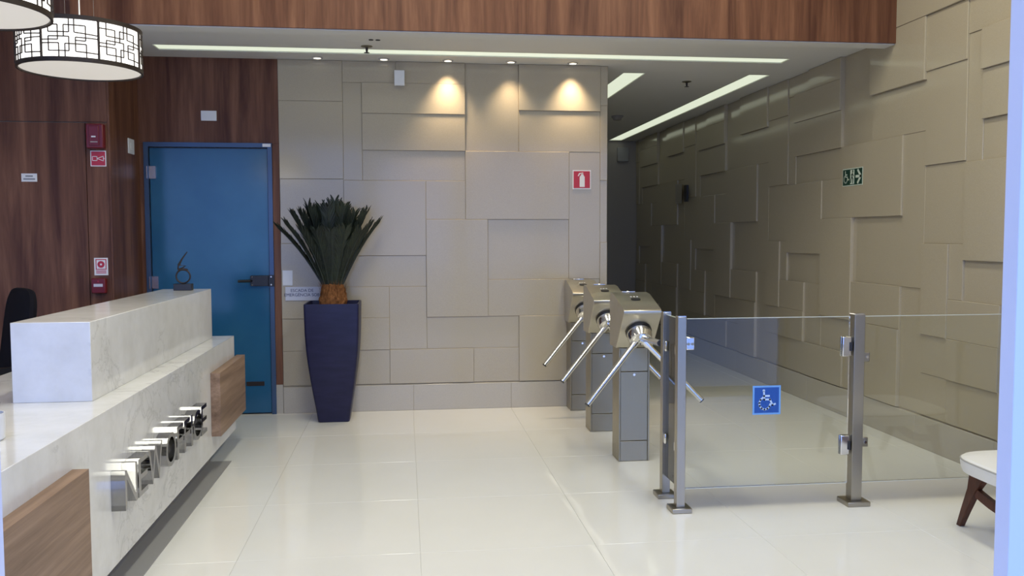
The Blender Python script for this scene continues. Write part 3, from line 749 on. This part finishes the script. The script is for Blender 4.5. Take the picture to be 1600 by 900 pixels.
# ================================================================== GLASS GATE
def post(x, y, hw, hd, pl, label, name='gate_post'):
    t = tag(empty(name, (x, y, 0)), label, 'post', 'steel posts of the glass gate')
    B().box(-hw, hw, -hd, hd, .026, 1.005).build('shaft', M['steel_post'], t, bevel=.002)
    B().box(-hw+.002, hw-.002, -hd+.002, hd-.002, 1.0052, 1.010).build('cap', M['chrome'], t)
    B().box(-pl, pl, -pl, pl, .0, .0255).build('base_plate', M['steel_post'], t, bevel=.004)
    return t
YG = 4.29
p1 = post(1.390, YG, .0225, .0225, .052, 'front steel post at the latch side of the glass gate')
p2 = post(1.390, 4.545, .0225, .0225, .052, 'rear steel post behind the latch post')
p3 = post(2.340, YG, .029, .029, .062, 'thicker steel hinge post of the glass gate')
def clip(par, x0, x1, y0, y1, z0, z1, m='chrome', nm='glass_clip'):
    # coordinates relative to the post
    o = B().box(x0, x1, y0, y1, z0, z1).build(nm, M[m], par, bevel=.006)
    return o
# fixed side glass between the two left posts
t = tag(empty('side_glass', (1.390, 4.4175, 0)), 'narrow clear glass between the two left posts', 'glass panel')
B().box(-.005, .005, -.1045, .1045, .12, .992).build('pane', M['glass'], t)
B().box(-.005, .005, -.1045, .1045, .9925, .995).build('polished_edge', M['glass_edge'], t)
for z in (.80, .30):
    clip(p2, -.018, -.006, -.050, -.0228, z, z+.055); clip(p1, -.018, -.006, .0228, .050, z, z+.055)
# swing gate
t = tag(empty('glass_gate', (2.31, YG, 0)), 'clear glass swing gate carrying the blue wheelchair sign', 'gate')
B().box(-.890, -.012, -.005, .005, .118, .992).build('pane', M['glass'], t)
B().box(-.890, -.012, -.005, .005, .9925, .9955).build('polished_edge', M['glass_edge'], t)
B().box(-.890, -.012, -.005, .005, .1145, .1175).build('lower_edge', M['glass_edge'], t)
for z in (.785, .265):
    hg = B().box(-.056, -.006, -.016, -.0055, z, z+.105).box(-.056, -.006, .0055, .016, z, z+.105).build('hinge', M['chrome'], t, bevel=.005)
    B().tube([(-.010, -.018, z+.030), (-.010, -.018, z+.075)], .008, 10).build('hinge_pin', M['black'], hg, True)
lt = B().box(-.897, -.851, -.015, -.0055, .835, .900).box(-.897, -.851, .0055, .015, .835, .900).build('latch', M['chrome'], t, bevel=.006)
for k in (0, 1): B().tube([(-.884+.02*k, -.0155, .866), (-.884+.02*k, -.020, .866)], .007, 12).build('screw', M['steel'], lt, True)
# wheelchair sticker on the gate
t = tag(empty('wheelchair_sign', (1.849, YG-.0055, .566), FACE_BACK), 'square blue wheelchair sign stuck on the glass gate', 'sign')
B().box(-.0755, .0755, -.0755, .0755, 0, .0015).build('border', M['blue_light'], t)
B().box(-.066, .066, -.066, .066, .0015, .0022).build('blue_field', M['blue'], t)
sb = B(); wheelchair(sb, .078, .0022, .003, -.004, -.006, .12); sb.build('wheelchair_symbol', M['blue_pale'], t)
# fixed panel to the right wall
t = tag(empty('fixed_glass', (2.875, YG, 0)), 'fixed clear glass between the hinge post and right wall', 'glass panel')
B().box(-.498, .498, -.005, .005, .118, .992).build('pane', M['glass'], t)
B().box(-.498, .498, -.005, .005, .9925, .9955).build('polished_edge', M['glass_edge'], t)
B().box(-.498, .498, -.005, .005, .1145, .1175).build('lower_edge', M['glass_edge'], t)
for z in (.755, .305):
    cl = clip(p3, .0295, .066, -.016, -.0055, z, z+.052, 'steel_post')
    B().tube([(.05, -.0165, z+.026), (.05, -.019, z+.026)], .007, 12).build('screw', M['chrome'], cl, True)

# ================================================================== WHITE STOOL
st = tag(empty('upholstered_stool', (2.895, 3.56, 0)), 'low white upholstered stool with dark splayed wooden legs', 'stool')
def seat_ring(w_, d_q, z): return [(x, y, z) for x, y in rsq(w_, d_q, 40, 4.2)]
B().rings([seat_ring(0.297, 0.277, 0.3000), seat_ring(0.315, 0.295, 0.3060), seat_ring(0.322, 0.302, 0.3250), seat_ring(0.325, 0.305, 0.3500)]).build('seat_base', M['leather'], st, True)
B().rings([seat_ring(0.325, 0.305, 0.3505), seat_ring(0.324, 0.304, 0.3680), seat_ring(0.314, 0.294, 0.3780), seat_ring(.24, .23, .386), seat_ring(.12, .11, .390)]).build('seat_top', M['leather'], st, True)
B().tube([(x, y, .366) for x, y in rsq(.324, .304, 40, 4.2)]+[(.324, 0, .366)], .004, 6, False).build('piping', M['piping'], st, True)
for sx in (-1, 1):
    for sy in (-1, 1):
        top = Vector((sx*.235, sy*.17, .299)); ft = Vector((sx*.215, sy*.335, .006))
        R_ = []
        for q in (0, .3, .7, 1):
            p = top.lerp(ft, q); w0 = .036-.021*q; d0 = .019-.005*q
            if q == 0: w0 = .055
            R_.append([(p.x-d0, p.y-w0, p.z), (p.x+d0, p.y-w0, p.z), (p.x+d0, p.y+w0, p.z), (p.x-d0, p.y+w0, p.z)])
        z_ = 0.0
        R_[-1] = [(x, y, 0) for x, y, z in R_[-1]]
        B().rings(R_).build('leg', M['wood_dark'], st, bevel=.004)
    pts = [(sx*.228, -.20+.40*k/8, .205-.035*math.sin(PI*k/8)) for k in range(9)]
    B().rings([[(x-.012, y, z-.022), (x+.012, y, z-.022), (x+.012, y, z+.022), (x-.012, y, z+.022)] for x, y, z in pts]).build('stretcher', M['wood_dark'], st)
